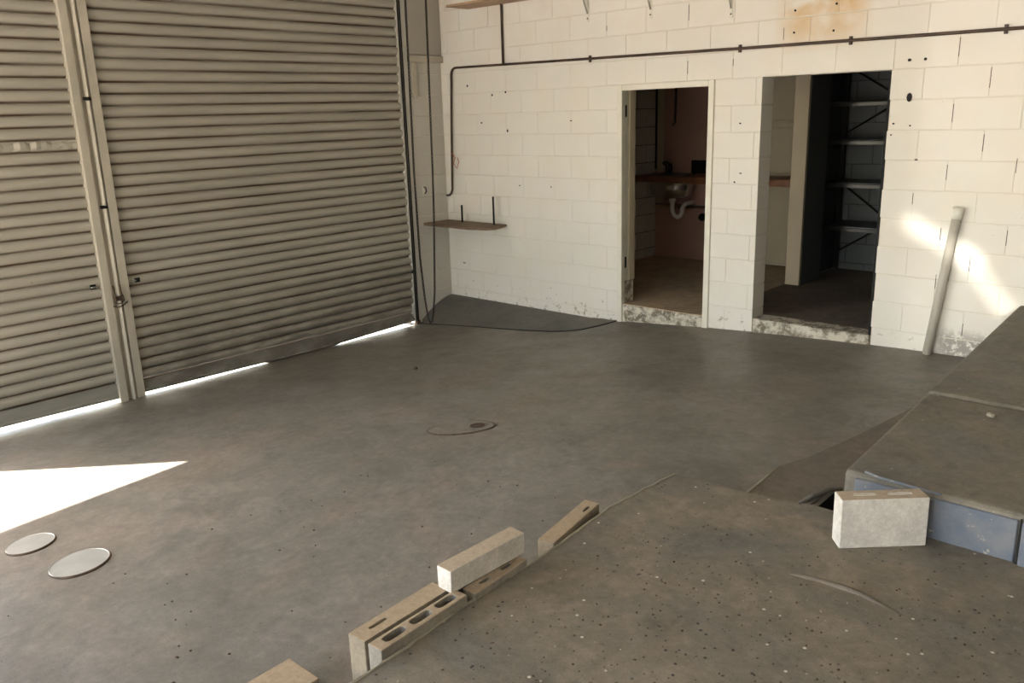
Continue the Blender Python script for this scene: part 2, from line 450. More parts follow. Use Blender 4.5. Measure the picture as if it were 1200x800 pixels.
W0 = Vector((-4.5, 0, 0))
count = 0; rest = bmesh.new()
for i in range(-6, 13):
    zt = Z0 - i*CH; zb = zt - CH
    if zb < -.62: continue
    ph = .1 if i % 2 == 1 or i % 2 == -1 else .3
    ph = .1 if (i % 2) else .3
    x = -.4 + ph
    # course directly above Z0 (i=-1) has joints at .1 mod .4
    while x < 9.0:
        a, b = max(x, 0.0), min(x+BL, 9.0); x += BL
        if b-a < .03: continue
        for p, q in cut_rects(a, b, zb, zt):
            pa, qb = p+JX, q-JX
            for e in (0., 9.): pass
            for (oa, ob, _, _) in OPEN:
                if abs(p-ob) < 1e-6: pa = p
                if abs(q-oa) < 1e-6: qb = q
            visible = pa < 5.75 and -.45 < zt and zb < 2.85 and count < 298
            jit = random.uniform(-.0008, .0008)
            if visible:
                o = bpy.data.objects.new('block', get_block(qb-pa, CH-2*J, DEPTH)); COL.objects.link(o); o.parent = wall_back
                o.location = W0 + Vector((pa, jit, zb+J)); count += 1
            else:
                add_box(rest, (pa, jit, zb+J), (qb, jit+DEPTH, zt-J))
o = link('blockwork', bm_mesh('rest', rest), M_wall, wall_back, W0); o['kind'] = 'stuff'
# mortar core, a little behind the block faces
core = bmesh.new(); c0, c1 = .0038, DEPTH-.0038
for lo, hi in (((0, -.62), (2.235-.0, 3.3)), ((3.14, -.62), (3.545, 3.3)), ((4.495, -.62), (9., 3.3)), ((2.235, 1.885), (3.14, 3.3)), ((3.545, 1.885), (4.495, 3.3))):
    add_box(core, (lo[0], c0, lo[1]), (hi[0], c1, hi[1]))
link('mortar', bm_mesh('core', core), M_mortar, wall_back, W0)
# anchor holes and wall scars
holes = [(4.62, 1.70, .018, .03), (4.60, 1.94, .012, .01), (4.70, 1.94, .010, .01), (4.53, 1.53, .008, .006), (4.64, 1.515, .006, .006), (4.52, 1.455, .006, .005),
         (3.78, 2.18, .008, .008), (3.78, 2.33, .008, .008), (4.07, 2.17, .008, .008), (4.08, 2.345, .008, .008),
         (.38, 1.96, .008, .012), (.72, 1.86, .008, .012), (.90, 1.88, .010, .010), (.56, 1.60, .010, .008), (.91, 1.52, .008, .014), (1.7, 1.6, .012, .005),
         (3.38, 1.55, .008, .006), (3.40, 1.17, .010, .005), (3.35, 1.10, .007, .007), (.22, .16, .02, .006), (1.05, 1.0, .008, .006), (1.45, 1.0, .006, .006), (4.70, 1.29, .012, .005)]
hm = bmesh.new(); lathe(hm, [(1., 0), (1., .004)], 8); hm_me = bm_mesh('hole', hm); hm_me.materials.append(M_dark)
for x, z, rx, rz in holes:
    o = bpy.data.objects.new('anchor_hole', hm_me); COL.objects.link(o); o.parent = wall_back
    o.location = W0 + Vector((x, -.001, z)); o.rotation_euler = (math.pi/2, 0, 0); o.scale = (rx, rz, 1)

for x, z, h in ((5.10, 1.39, .13), (5.305, 1.25, .11), (5.30, .79, .12), (4.90, .79, .10), (4.90, .46, .12), (5.10, .60, .12), (5.10, .15, .10), (4.70, 1.02, .09), (4.90, 1.58, .14), (5.10, 1.79, .15), (4.90, 1.99, .14),
                (3.70, 2.17, .10), (3.30, 2.0, .06), (2.9, 1.98, .12), (2.1, 2.35, .05), (2.90, 2.39, .14), (4.90, 1.2, .12)):
    o = box('joint_crack', (x-.0018, -.0010, z-h/3), (x+.0018, .006, z+h/2), M_rust, wall_back); o.location = W0
# left wall: pier beside the back corner, mullions, bay opening beyond
wall_left = struct(empty('wall_left', (0, -3, 0)))
def wl(n, lo, hi, m, bev=0.):
    o = box(n, lo, hi, m, wall_left, bev); o.location = (0, 3, 0); return o
lm = bmesh.new(); add_box(lm, (-.19, -.50, -.62), (-.0055, .0, 3.3)); add_box(lm, (-.19, 0, -.62), (0.0, .19, 3.3))
o = link('mortar', bm_mesh('lm', lm), M_mortar, wall_left, (0, 3, 0))
for i in range(-6, 12):
    zt = Z0-i*CH; zb = zt-CH
    rects = [(-.50, 0)] if i % 2 else [(-.50, -.20), (-.20, 0)]
    for a, b in rects:
        k = ('L', round(b-a, 3))
        if k not in cache:
            bm = bmesh.new(); add_box(bm, (0, 0, 0), (.18, b-a-2*J, CH-2*J), .0035); cache[k] = bm_mesh('block', bm); cache[k].materials.append(M_wall2)
        o = bpy.data.objects.new('block', cache[k]); COL.objects.link(o); o.parent = wall_left
        o.location = (-.18+random.uniform(-.001, .001), 3+a+J, zb+J)
# smooth rendered upper part with a steel ledge
wl('upper_render', (0, -.43, 2.27), (.028, -.002, 3.3), M_render, .006)
wl('ledge_plate', (0, -.46, 2.20), (.05, -.002, 2.262), M_guide, .005)
wl('strap', (0, -.40, 1.86), (.018, -.335, 2.21), M_guide, .004)
struct(box('trim_3', (-.19, -10.6, 3.02), (-.06, -.50, 3.3), M_wall2))
struct(box('wall_left_end', (-.19, -10.6, -.62), (-.0, -10.2, 3.02), M_wall2))
wl('shadow_gap', (-.19, -.56, -.62), (-.06, -.50, 3.0), M_dark)
# ragged plaster edge along the guide
bm = bmesh.new(); zz = -.42; Lp = []
while zz < 3.0:
    Lp.append((-.555-.022*random.random() - (.018 if random.random() < .2 else 0), zz)); zz += random.uniform(.03, .09)
prof = Lp + [(-.465, 3.0), (-.470, -.42)]
prism(bm, prof, 0, -.03, .024); o = link('plaster_edge', bm_mesh('pe', bm), M_wall2, wall_left, (0, 3, 0))

ceiling = struct(box('ceiling', (-.19, -10.6, 3.3), (9.2, 3.0, 3.45), M_ceil))
wr = struct(box('wall_right', (9.0, -10.6, -.6), (9.19, .19, 3.3), M_wall2))
wf = struct(empty('wall_front', (4.5, -10.6, 0)))
bm = bmesh.new()
for lo, hi in (((0, -.6), (.9, 3.3)), ((7.2, -.6), (9.2, 3.3)), ((.9, 2.55), (7.2, 3.3))): add_box(bm, (lo[0], -10.79, lo[1]), (hi[0], -10.6, hi[1]))
link('wall_panel', bm_mesh('wf', bm), M_wall2, wf, (-4.5, 10.6, 0))
# outside ground
bm = bmesh.new(); add_box(bm, (-30, -45, -.62), (-.19, 14, -.46)); add_box(bm, (-.19, -45, -.42), (30, -10.6, -.18))
struct(link('ground_outside', bm_mesh('out', bm), M_out))
bm = bmesh.new(); add_box(bm, (-.192, -10.2, -.62), (0, -.5, -.455)); struct(link('floor_threshold', bm_mesh('th', bm), M_out))

# ------------------------------------------------------------------ roller shutters
PITCH = .0855
prof = [(-.020, -.004), (-.014, -.002), (-.012, .006), (-.010, .012), (-.001, .017), (.008, .024), (.0145, .036), (.0165, .050), (.0145, .064), (.008, .076), (.000, .0825), (-.012, .087), (-.020, .0885), (-.023, .0850), (-.020, .042)]
def shutter(label, y0, y1, gap, cl, slat_ids, zoff):
    root = empty('roller_shutter', (0, (y0+y1)/2, -.44)); tag(root, label, 'shutter', None)
    yo = (y0+y1)/2; h = (y1-y0)/2
    # bottom rail, slightly sagging so light comes in under it unevenly
    bm = bmesh.new(); n = 24; rt = .125+zoff
    for k in range(n):
        a, b = -h+2*h*k/n, -h+2*h*(k+1)/n
        za, zb = gap((a+h)/(2*h)), gap((b+h)/(2*h))
        for xx, s in ((.012, 1), (-.012, -1)):
            q = [bm.verts.new(v) for v in ((xx, a, za), (xx, b, zb), (xx, b, rt), (xx, a, rt))]
            bm.faces.new(q if s > 0 else q[::-1])
        q = [bm.verts.new(v) for v in ((-.012, a, za), (-.012, b, zb), (.012, b, zb), (.012, a, za))]; bm.faces.new(q[::-1])
        # stiffener lip
        q = [bm.verts.new(v) for v in ((.012, a, za+.03), (.022, a, za+.024), (.022, b, zb+.024), (.012, b, zb+.03))]; bm.faces.new(q)
        q = [bm.verts.new(v) for v in ((.012, a, za), (.012, b, zb), (.022, b, zb+.024), (.022, a, za+.024))]; bm.faces.new(q[::-1])
    bmesh.ops.remove_doubles(bm, verts=bm.verts, dist=1e-5)
    link('bottom_rail', bm_mesh('rail', bm), M_rail, root)
    bm = bmesh.new(); prism(bm, prof, 1, -h, h); me = bm_mesh('slat', bm); me.materials.append(M_slat)
    # prism on axis 1 fills x and z
    z = rt; k = 0
    while z < 3.42:
        o = bpy.data.objects.new('slat', me); COL.objects.link(o); o.parent = root
        o.location = (random.uniform(-.0015, .0015), 0, z); o.rotation_euler = (random.uniform(-.0003, .0003), 0, 0)
        z += PITCH; k += 1
    return root
def gap_r(t):
    # t = 0 at the mullion, 1 at the corner
    if t < .38: return .016 + .012*(1-t/.38)
    if t < .64: return -.004
    return .010 + .035*(t-.64)/.36
s1 = shutter('wide corrugated roller shutter between the double post and the back corner, seams streaked brown', -3.46, -.56, gap_r, 1, None, 0)
s2 = shutter('paler roller shutter left of the double post, cut off by the left edge', -5.36, -3.66, lambda t: .030+.022*(1-t), 2, None, .03)
# one torn and crumpled slat on the left shutter
def crumple(root, zw, seed, amp):
    rnd = random.Random(seed)
    sl = min([o for o in root.children if o.name.startswith('slat')], key=lambda o: abs(o.location.z - .44 + .0427 - zw))
    me = sl.data.copy(); bm = bmesh.new(); bm.from_mesh(me)

    ys = [v.co.y for v in bm.verts]; y0, y1 = min(ys), max(ys)
    for k in range(1, 48):
        bmesh.ops.bisect_plane(bm, geom=bm.verts[:]+bm.edges[:]+bm.faces[:], plane_co=(0, y0+(y1-y0)*k/48, 0), plane_no=(0, 1, 0))
    off = {}
    for v in bm.verts:
        k = round((v.co.y-y0)/(y1-y0)*48)
        if k not in off: off[k] = (rnd.uniform(-1, .2)*amp, rnd.uniform(-1, 1)*amp*.6)
        if .02 < v.co.z < .08: v.co.x += off[k][0]; v.co.z += off[k][1]
    bm.to_mesh(me); bm.free(); sl.data = me
    sl['label'] = 'torn and crumpled slat'
crumple(s2, 1.528, 4, .016)
lock = lambda root, y, z, s: (box('lock_plate', (.012, y-.035*s-.022, z-.018), (.020, y-.035*s+.022, z+.018), M_black, root, .003),
                              box('lock_bolt', (.018, y-.02, z-.006), (.034, y+.02, z+.006), M_steel, root, .002))
lock(s1, -3.415+2.01-.0, .945, -1)
lock(s2, -3.72+4.51, .945, 0)
# central double guide post
post = empty('shutter_post', (0, -3.56, -.46)); tag(post, 'beige double steel guide post standing between the two roller shutters', 'post')
def pp(n, prof, m, z0=0., z1=3.46):
    bm = bmesh.new(); prism(bm, prof, 2, z0, z1); return link(n, bm_mesh(n, bm), m, post)
pp('guide_channel', [(-.05, -.10), (.040, -.10), (.046, -.096), (.046, -.040), (.016, -.036), (.016, -.030), (-.05, -.030)], M_guide)
pp('guide_channel', [(-.05, .100), (.040, .100), (.046, .096), (.046, .036), (.022, .030), (.018, .026), (-.05, .026)][::-1], M_guide)
pp('web', [(-.05, -.03), (.012, -.03), (.012, .026), (-.05, .026)], M_guide)
pp('round_edge_tube', [(.012, .002), (.030, -.004), (.048, .002), (.054, .012), (.048, .022), (.012, .026)], M_guide)
for zc in (2.34, 1.555): box('clip', (.046, -.03, zc-.012), (.058, .028, zc+.012), M_black, post, .003)
lt = box('latch', (.046, -.035, .835), (.066, .030, .872), M_rust, post, .004)
tube_obj('wire_tie', [(.06, -.03, .96), (.07, -.025, .88), (.075, -.03, .82), (.078, 0, .815), (.075, .035, .84), (.07, .022, .90), (.06, .022, .96)], .005, M_rust, post, 6)
tube_obj('wire_tie', [(.06, -.05, .80), (.085, -.02, .79), (.08, .02, .80), (.07, .06, .82)], .005, M_rust, post, 6)
# right guide channel
guide = empty('guide_rail', (0, -.534, -.44)); tag(guide, 'dark narrow guide rail at the right edge of the wide roller shutter', 'rail')
bm = bmesh.new(); prism(bm, [(-.04, -.022), (.040, -.022), (.040, -.014), (.006, -.014), (.006, .004), (.034, .004), (.034, .012), (-.04, .012)], 2, 0.012, 3.42); link('channel', bm_mesh('gr', bm), M_rack, guide)
box('foot_bracket', (-.02, -.03, 0.003), (.05, .02, .05), M_rust, guide, .004)
# far post, where the open bay starts
post2 = empty('bay_post', (0, -5.43, -.46)); tag(post2, 'beige guide post of the open bay outside the frame on the left', 'post')
bm = bmesh.new(); prism(bm, [(-.05, -.07), (.04, -.07), (.04, .07), (-.05, .07)], 2, 0., 3.46); link('guide_channel', bm_mesh('p2', bm), M_guide, post2)

# chain loop of the shutter hoist
chain = empty('hoist_chain', (.25, -.45, -.43)); tag(chain, 'long dark hanging loop of hoist chain beside the wide shutter', 'chain')
import itertools
cp = [(0.25, -0.619, 3.28), (0.25, -0.634, 2.732), (0.25, -0.656, 1.17), (0.25, -0.646, 0.326), (0.25, -0.612, -0.119), (0.25, -0.59, -0.285), (0.25, -0.572, -0.361), (0.25, -0.557, -0.391), (0.25, -0.531, -0.369), (0.25, -0.507, -0.283), (0.25, -0.472, -0.054), (0.25, -0.425, 0.73), (0.25, -0.411, 1.154), (0.25, -0.378, 2.749), (0.25, -0.371, 3.28)]
def resample(P, step):
    P = [Vector(p) for p in P]; out = [P[0]]; need = step
    for a, b in zip(P, P[1:]):
        L = (b-a).length; d = need
        while d <= L: out.append(a.lerp(b, d/L)); d += step
        need = d-L
    return out
bm = bmesh.new(); R = resample(cp, .034)
for i, (a, b) in enumerate(zip(R, R[1:])):
    d = (b-a).normalized(); m = (a+b)/2; s = Vector((1, 0, 0)) if i % 2 else d.cross(Vector((1, 0, 0))).normalized()
    ring = [m + d*(.0225*math.cos(t)) + s*(.0085*math.sin(t)) for t in [2*math.pi*k/8 for k in range(8)]]
    tube(bm, [p - Vector((.25, -.45, -.43)) for p in ring], .0048, 5, True)
l = link('chain_links', bm_mesh('links', bm, True), M_chain, chain); l['kind'] = 'stuff'

# small hook plate on the pier
hk = empty('wall_hook', (0, -.33, .95)); tag(hk, 'small white hook plate on the wall behind the hanging chain', 'hook')
box('plate', (0.0, -.02, -.05), (.012, .02, .05), M_frame, hk, .003); tube_obj('hook', [(.01, .0, .03), (.04, .0, .02), (.045, 0, -.02), (.02, 0, -.04)], .006, M_black, hk, 6)

# ------------------------------------------------------------------ rooms behind the back wall
Y1 = .19; YB = 2.50
fz = -.022
f2 = struct(link('floor_washroom', None) if False else box('floor_washroom', (1.05, Y1-.19+.004, -.62), (3.15, YB, fz), M_infl))
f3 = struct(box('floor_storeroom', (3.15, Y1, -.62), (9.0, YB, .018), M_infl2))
# inner walls, coursed blocks on the washroom's left wall
wi = struct(empty('wall_inner_left', (1.05, 1.3, 0)))
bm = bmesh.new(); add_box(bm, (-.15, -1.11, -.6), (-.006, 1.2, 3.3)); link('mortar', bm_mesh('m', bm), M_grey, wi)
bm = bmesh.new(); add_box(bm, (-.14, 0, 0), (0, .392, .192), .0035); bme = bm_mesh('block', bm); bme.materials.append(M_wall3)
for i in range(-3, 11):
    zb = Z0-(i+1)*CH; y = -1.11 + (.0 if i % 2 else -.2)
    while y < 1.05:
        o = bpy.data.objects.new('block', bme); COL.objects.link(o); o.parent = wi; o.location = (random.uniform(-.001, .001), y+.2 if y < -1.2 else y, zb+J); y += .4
wb = struct(empty('wall_inner_back', (4, YB, 0)))
bm = bmesh.new(); add_box(bm, (.9, YB+.006, -.6), (9.0, YB+.15, 3.3)); link('mortar', bm_mesh('m', bm), M_grey, wb, (-4, -YB, 0))
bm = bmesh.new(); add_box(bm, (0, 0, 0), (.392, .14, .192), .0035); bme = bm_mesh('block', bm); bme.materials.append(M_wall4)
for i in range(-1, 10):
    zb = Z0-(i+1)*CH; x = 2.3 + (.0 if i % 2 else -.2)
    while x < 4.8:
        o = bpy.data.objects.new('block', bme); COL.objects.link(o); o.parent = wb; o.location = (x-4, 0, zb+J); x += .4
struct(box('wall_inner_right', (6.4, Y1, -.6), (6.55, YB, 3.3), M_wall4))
# pink lining sheets behind the bench
lin_ = struct(empty('trim_1', (1.05, 2.37, 0)))
box('panel', (0.002, 0, -.02), (1.22, .128, .565), M_pink, lin_, .003)
box('panel', (0.002, .012, .60), (.10, .128, 3.2), M_cream, lin_, .003)
box('panel', (0.105, .008, .60), (1.22, .128, 3.2), M_pink, lin_, .003)
box('ledge', (0.0, -.06, .562), (.36, .10, .585), M_board2, lin_, .003)
box('batten', (.0, -.012, 1.0), (.012, .02, 3.1), M_black, lin_)
lin2 = struct(empty('trim_2', (2.27, 2.40, 0))); box('panel', (0.01, 0, 0.0), (.80, .098, 3.2), M_cream, lin2, .003); box('cornice', (.0, -.03, 1.50), (.80, 0, 1.53), M_cream, lin2, .004); box('cornice', (.0, -.02, 1.43), (.80, 0, 1.455), M_cream, lin2, .004)
# stub wall between washroom and store
pt = struct(empty('wall_partition', (3.22, 1.42, .02)))
box('end_post', (-.065, 0, 0), (.075, .035, 3.25), M_cream, pt, .004)
box('side_panel', (-.055, .036, 0), (.078, .46, 3.25), M_grey, pt, .003)
# door frame 1
d1 = struct(empty('door_1', (2.69, 0, 0)))
def fr(n, lo, hi, m=M_frame, bev=.003): o = box(n, lo, hi, m, d1, bev); o.location = (-2.69, 0, 0); return o
fr('frame_face', (2.222, -.018, -.215), (2.272, .035, 1.886)); fr('frame_face', (3.102, -.018, -.135), (3.152, .035, 1.886))
fr('frame_head', (2.272, -.018, 1.838), (3.102, .035, 1.886)); fr('jamb_lining', (2.236, .036, .18), (2.262, .10, 1.87)); fr('door_stop', (2.236, .101, .18), (2.275, .186, 1.87), M_cream); fr('jamb_lining', (3.112, .036, .0), (3.138, .186, 1.87))
fr('head_lining', (2.262, .036, 1.85), (3.112, .186, 1.872))
for z in (.30, 1.62): fr('hinge', (2.262, .032, z), (2.274, .060, z+.10), M_black)
fr('jamb_rubble', (2.20, .04, -.10), (2.262, .188, .178), M_sill, .008)
fr('sill', (2.272, -.004, -.24), (3.102, .10, -.028), M_sill, .006)
# door opening 2
d2 = struct(empty('door_2', (4.02, 0, 0)))
def fr2(n, lo, hi, m, bev=.004): o = box(n, lo, hi, m, d2, bev); o.location = (-4.02, 0, 0); return o
fr2('sill', (3.555, -.010, -.16), (4.485, .185, .022), M_sill, .010)
fr2('black_edge', (4.468, .02, .02), (4.488, .186, 1.87), M_dark, 0)

# bench with sink
bench = empty('sink_bench', (2.1, 2.13, .89)); tag(bench, 'long brown-fronted bench with a stainless sink in the washroom behind the framed doorway', 'bench')
bm = bmesh.new()
for lo, hi in (((-1.045, -.23, 0), (-.93, .23, .07)), ((-.42, -.23, 0), (1.045, .23, .07)), ((-.93, -.23, 0), (-.42, -.18, .07)), ((-.93, .19, 0), (-.42, .23, .07))): add_box(bm, lo, hi, .003)
link('benchtop', bm_mesh('bt', bm), M_bench, bench)
bm = bmesh.new(); lathe(bm, [(.02, -.185), (.19, -.18), (.235, -.15), (.25, -.06), (.252, .065), (.275, .075), (.275, .080), (.240, .078), (.238, -.05), (.22, -.14), (.02, -.165)], 28, 1.02, .78)
bo = link('basin', bm_mesh('basin', bm, True), M_steel, bench, (-.675, 0, .0))
box('splashback', (-.55, .205, .075), (.2, .232, .22), M_rack, bench, .003)
tp = box('tap', (-.865, .165, .075), (-.795, .200, .10), M_black, bench, .004)
tube_obj('spout', [(.035, .02, .02), (.035, .02, .10), (.035, -.03, .13), (.035, -.09, .125), (.035, -.10, .105)], .011, M_black, tp, 8, (-.865, .165, .075))
for dx in (0, .07): tube_obj('tap_handle', [(dx, .02, .02), (dx, .02, .085), (dx, .0, .10)], [.012, .010, .016], M_black, tp, 8, (-.865, .165, .075))
tube_obj('waste_pipe', [(-.66, .0, -.17), (-.66, .0, -.30), (-.655, 0, -.345), (-.63, 0, -.385), (-.59, .0, -.40), (-.55, 0, -.385), (-.53, .0, -.345), (-.525, .0, -.29), (-.52, .03, -.26), (-.52, .10, -.25), (-.52, .23, -.25)],
         [.032, .025, .025, .025, .026, .025, .025, .025, .025, .025, .025], M_white_pvc, bench, 12)
tube_obj('pipe_nut', [(-.66, 0, -.19), (-.66, 0, -.235)], .038, M_white_pvc, bench, 12)
oc = empty('capped_outlet', (1.70, 2.365, .475)); tag(oc, 'small black round capped outlet low on the pink wall under the sink', 'outlet')
bm = bmesh.new(); lathe(bm, [(.045, 0), (.045, .02), (.03, .05), (.012, .055)], 16); bmo = link('cap', bm_mesh('cap', bm, True), M_black, oc); bmo.rotation_euler = (math.pi/2, 0, 0)
wp = tube_obj('wall_pipe', [(0, .028, 1.0), (0, .028, .3), (0, .02, .02), (.005, -.03, 0)], .014, M_cond, None, 8, (1.31, 2.345, 1.50)); tag(wp, 'short dark pipe coming down the pink wall above the sink taps', 'pipe')
# shelves seen through the gap left of the stub wall
# storage rack
rack = empty('storage_rack', (3.20, 1.97, .018)); tag(rack, 'tall dark steel storage rack with four shelves in the dark store room', 'rack')
for x in (0, 1.30):
    for y in (0, .44): box('upright', (x, y, 0), (x+.05, y+.04, 2.35), M_rack, rack, .003)
box('side_sheet', (.0, .04, .02), (.012, .44, 2.35), M_rack, rack)
for z in (.51, .925, 1.325, 1.675, 2.05):
    sh = box('shelf', (.052, .01, z-.012), (1.298, .47, z+.0), M_rack, rack, .002)
    bm = bmesh.new(); tube(bm, [(.05, -.004, z-.004), (1.30, -.004, z-.004)], .011, 10); add_box(bm, (.05, -.008, z-.045), (1.30, .006, z-.006)); link('beam', bm_mesh('beam', bm, False), M_beam, rack)
    add = box('rear_beam', (.05, .465, z-.04), (1.30, .478, z+.0), M_rack, rack)
def brace(a, b):
    tube_obj('brace', [(a[0], .49, a[1]), (b[0], .49, b[1])], .010, M_rack, rack, 6)
def X(v): return v-3.20
brace((.02, .18), (.50, .49)); brace((.50, .53), (.02, .88)); brace((.02, 1.36), (.52, 1.66)); brace((.52, 1.70), (.02, 2.0))

# ------------------------------------------------------------------ things on the back wall
def wt(n, lo, hi, m, par, off, bev=.002):
    o = box(n, lo, hi, m, par, bev); o.location = -Vector(off); return o
cd = empty('conduit', (2.6, -.02, 2.1)); tag(cd, 'long dark conduit running level across the block wall, bending down near the corner', 'conduit')
C0 = Vector((2.6, -.02, 2.1))
bendp = [(.17+.07*(1-math.cos(a)), -.02, 2.07+.07*math.sin(a)) for a in [k*math.pi/2/6 for k in range(7)]]
main = [(.105, -.02, .93)] + [(.12, -.02, 1.2), (.15, -.02, 1.75), (.168, -.02, 2.0)] + bendp + [(.9, -.02, 2.132), (2.0, -.02, 2.118), (3.4, -.02, 2.10), (5.3, -.02, 2.085), (8.9, -.02, 2.06)]
tail = [(.02, -.02, .868), (.06, -.02, .870), (.085, -.02, .89)]
tube_obj('pipe', [Vector(p)-C0 for p in tail+main], .0115, M_cond, cd, 8)
for x, z in ((1.93, 2.118), (3.36, 2.10), (4.20, 2.093), (5.16, 2.086)):
    box('clip', (x-2.61, -.002, z-2.128), (x-2.59, .018, z-2.072), M_cond, cd, .002)
vc = tube_obj('conduit_drop', [(0, 0, 0), (0, 0, .5), (.0, 0, 1.1)], .011, M_cond, None, 8, (.895, -.02, 2.14)); tag(vc, 'short dark upright conduit rising from the level conduit to the brown top shelf', 'conduit')
rw = tube_obj('red_wire', [(-.03, 0, .10), (.03, -.01, .06), (.0, -.01, .0), (.05, -.01, -.05), (.07, 0, .02), (.05, 0, .06)], .004, M_redwire, None, 6, (.17, -.035, 1.20)); tag(rw, 'thin loose end of red wire twisted round the conduit by the corner', 'wire')
# pole
bm = bmesh.new(); A = Vector((4.905, -.055, floor_z(4.9, -.05)+.001)); B = Vector((5.005, -.036, .985))
tube(bm, [Vector((0, 0, 0)), B-A], .029, 20); pole = empty('leaning_pipe', A); tag(pole, 'grey plastic pipe leaning upright against the white wall right of the dark doorway', 'pipe')
link('pipe', bm_mesh('pp', bm, True), M_pvc, pole)
bm = bmesh.new(); d = (B-A).normalized(); tube(bm, [B-A-d*.075, B-A+d*.003], .0335, 20); link('socket', bm_mesh('sk', bm, True), M_white_pvc, pole)

# corner shelf and its rods
cs = empty('corner_shelf', (0.0, 0, .60)); tag(cs, 'small weathered board shelf in the wall corner above the sloping apron', 'shelf')
bm = bmesh.new()
prism(bm, [(.004, -.004), (.86, -.004), (.945, -.27), (.90, -.335), (.70, -.395), (.03, -.375), (.004, -.355)], 2, -.010, .010); link('board', bm_mesh('cb', bm), M_board, cs)
for x, h in ((.32, .185), (.775, .29)):
    rd = tube_obj('rod', [(x, -.10, .0), (x, -.10, h)], .010, M_black, cs, 8)
tube_obj('support_leg', [(.10, -.006, -.02), (.10, -.03, -.012), (.10, -.3, -.012)], .008, M_black, cs, 6)
# top shelf and brackets
ts = empty('wall_shelf', (.44, 0, 2.67)); tag(ts, 'brown board shelf high on the wall at the top edge, left of the white brackets', 'shelf')
box('board', (0, -.30, 0), (1.05, -.002, .02), M_board2, ts, .002)
for x in (.15, .9): box('support', (x, -.26, -.0), (x+.02, -.004, .001), M_board2, ts)
ts2 = empty('upper_shelf', (1.6, 0, 2.98)); tag(ts2, 'brown shelf above the top edge of the picture carried by the white brackets', 'shelf'); box('board', (0, -.30, 0), (2.2, -.002, .02), M_board2, ts2, .002)
for i, (x, z) in enumerate(((1.90, 2.42), (2.545, 2.39), (3.27, 2.325))):
    b = empty('shelf_bracket', (x, 0, z)); tag(b, 'white folded steel shelf bracket high on the wall, %s of the three' % ('leftmost', 'middle one', 'rightmost')[i], 'bracket', 'white shelf brackets at the top')
    box('wall_strap', (-.013, -.006, 0), (.013, -.0005, 2.975-z), M_frame, b, .001)
    box('arm', (-.012, -.27, 2.955-z), (.012, -.006, 2.975-z), M_frame, b, .001)
    tube_obj('strut', [(0, -.008, .07), (0, -.25, 2.955-z)], .007, M_pvc, b, 6)
    bm = bmesh.new(); lathe(bm, [(.006, 0), (.006, .004)], 8); s = link('screw', bm_mesh('sc', bm), M_dark, b, (0, -.006, .03)); s.rotation_euler = (math.pi/2, 0, 0)

# ------------------------------------------------------------------ floor covers
def cover(name, c, r, ry, rz, m, label, cat, arc=(-2.1, 1.1), rim=.006):
    e = empty(name, (c[0], c[1], floor_z(*c)), rz)
    # lie along the sloping floor
    gx = (floor_z(c[0]+.1, c[1])-floor_z(c[0]-.1, c[1]))/.2; gy = (floor_z(c[0], c[1]+.1)-floor_z(c[0], c[1]-.1))/.2
    n = Vector((-gx, -gy, 1)).normalized(); q = Vector((0, 0, 1)).rotation_difference(n)
    e.rotation_mode = 'QUATERNION'; e.rotation_quaternion = q @ Matrix.Rotation(rz, 3, 'Z').to_quaternion()
    tag(e, label, cat)
    bm = bmesh.new(); lathe(bm, [(r, -.002), (r, .004), (r*.985, .006), (r*.965, .0045), (r*.95, .004)], 40, 1, ry); link('plate', bm_mesh('cv', bm, False), m, e)
    a0, a1 = arc; pts = [(r*1.02*math.cos(t), r*1.02*ry*math.sin(t), .002) for t in [a0+(a1-a0)*k/30 for k in range(31)]]
    tube(bm2 := bmesh.new(), pts, [.0015+rim*math.sin(math.pi*k/30)**.7 for k in range(31)], 6); link('rim', bm_mesh('rm', bm2), M_rust, e)
    return e
cover('access_lid', (2.80, -4.99), .128, 1.0, .4, M_lid, 'larger pale round metal lid in the floor at lower left, clear of the sun', 'lid')
cover('access_lid', (2.365, -5.06), .108, 1.0, .4, M_lid, 'smaller pale round metal lid by the left edge of the picture, touching the sun patch', 'lid')
dc = cover('drain_cover', (3.20, -2.94), .20, .52, .67, M_floor, 'oval rust-rimmed drain cover flush in the middle of the floor', 'drain', (-3.6, 2.6), .0035)
bm = bmesh.new(); lathe(bm, [(.045, .011), (.045, .0125)], 16, 1, .8); link('rust_patch', bm_mesh('rp', bm), M_rust, dc, (.10, 0, .0))

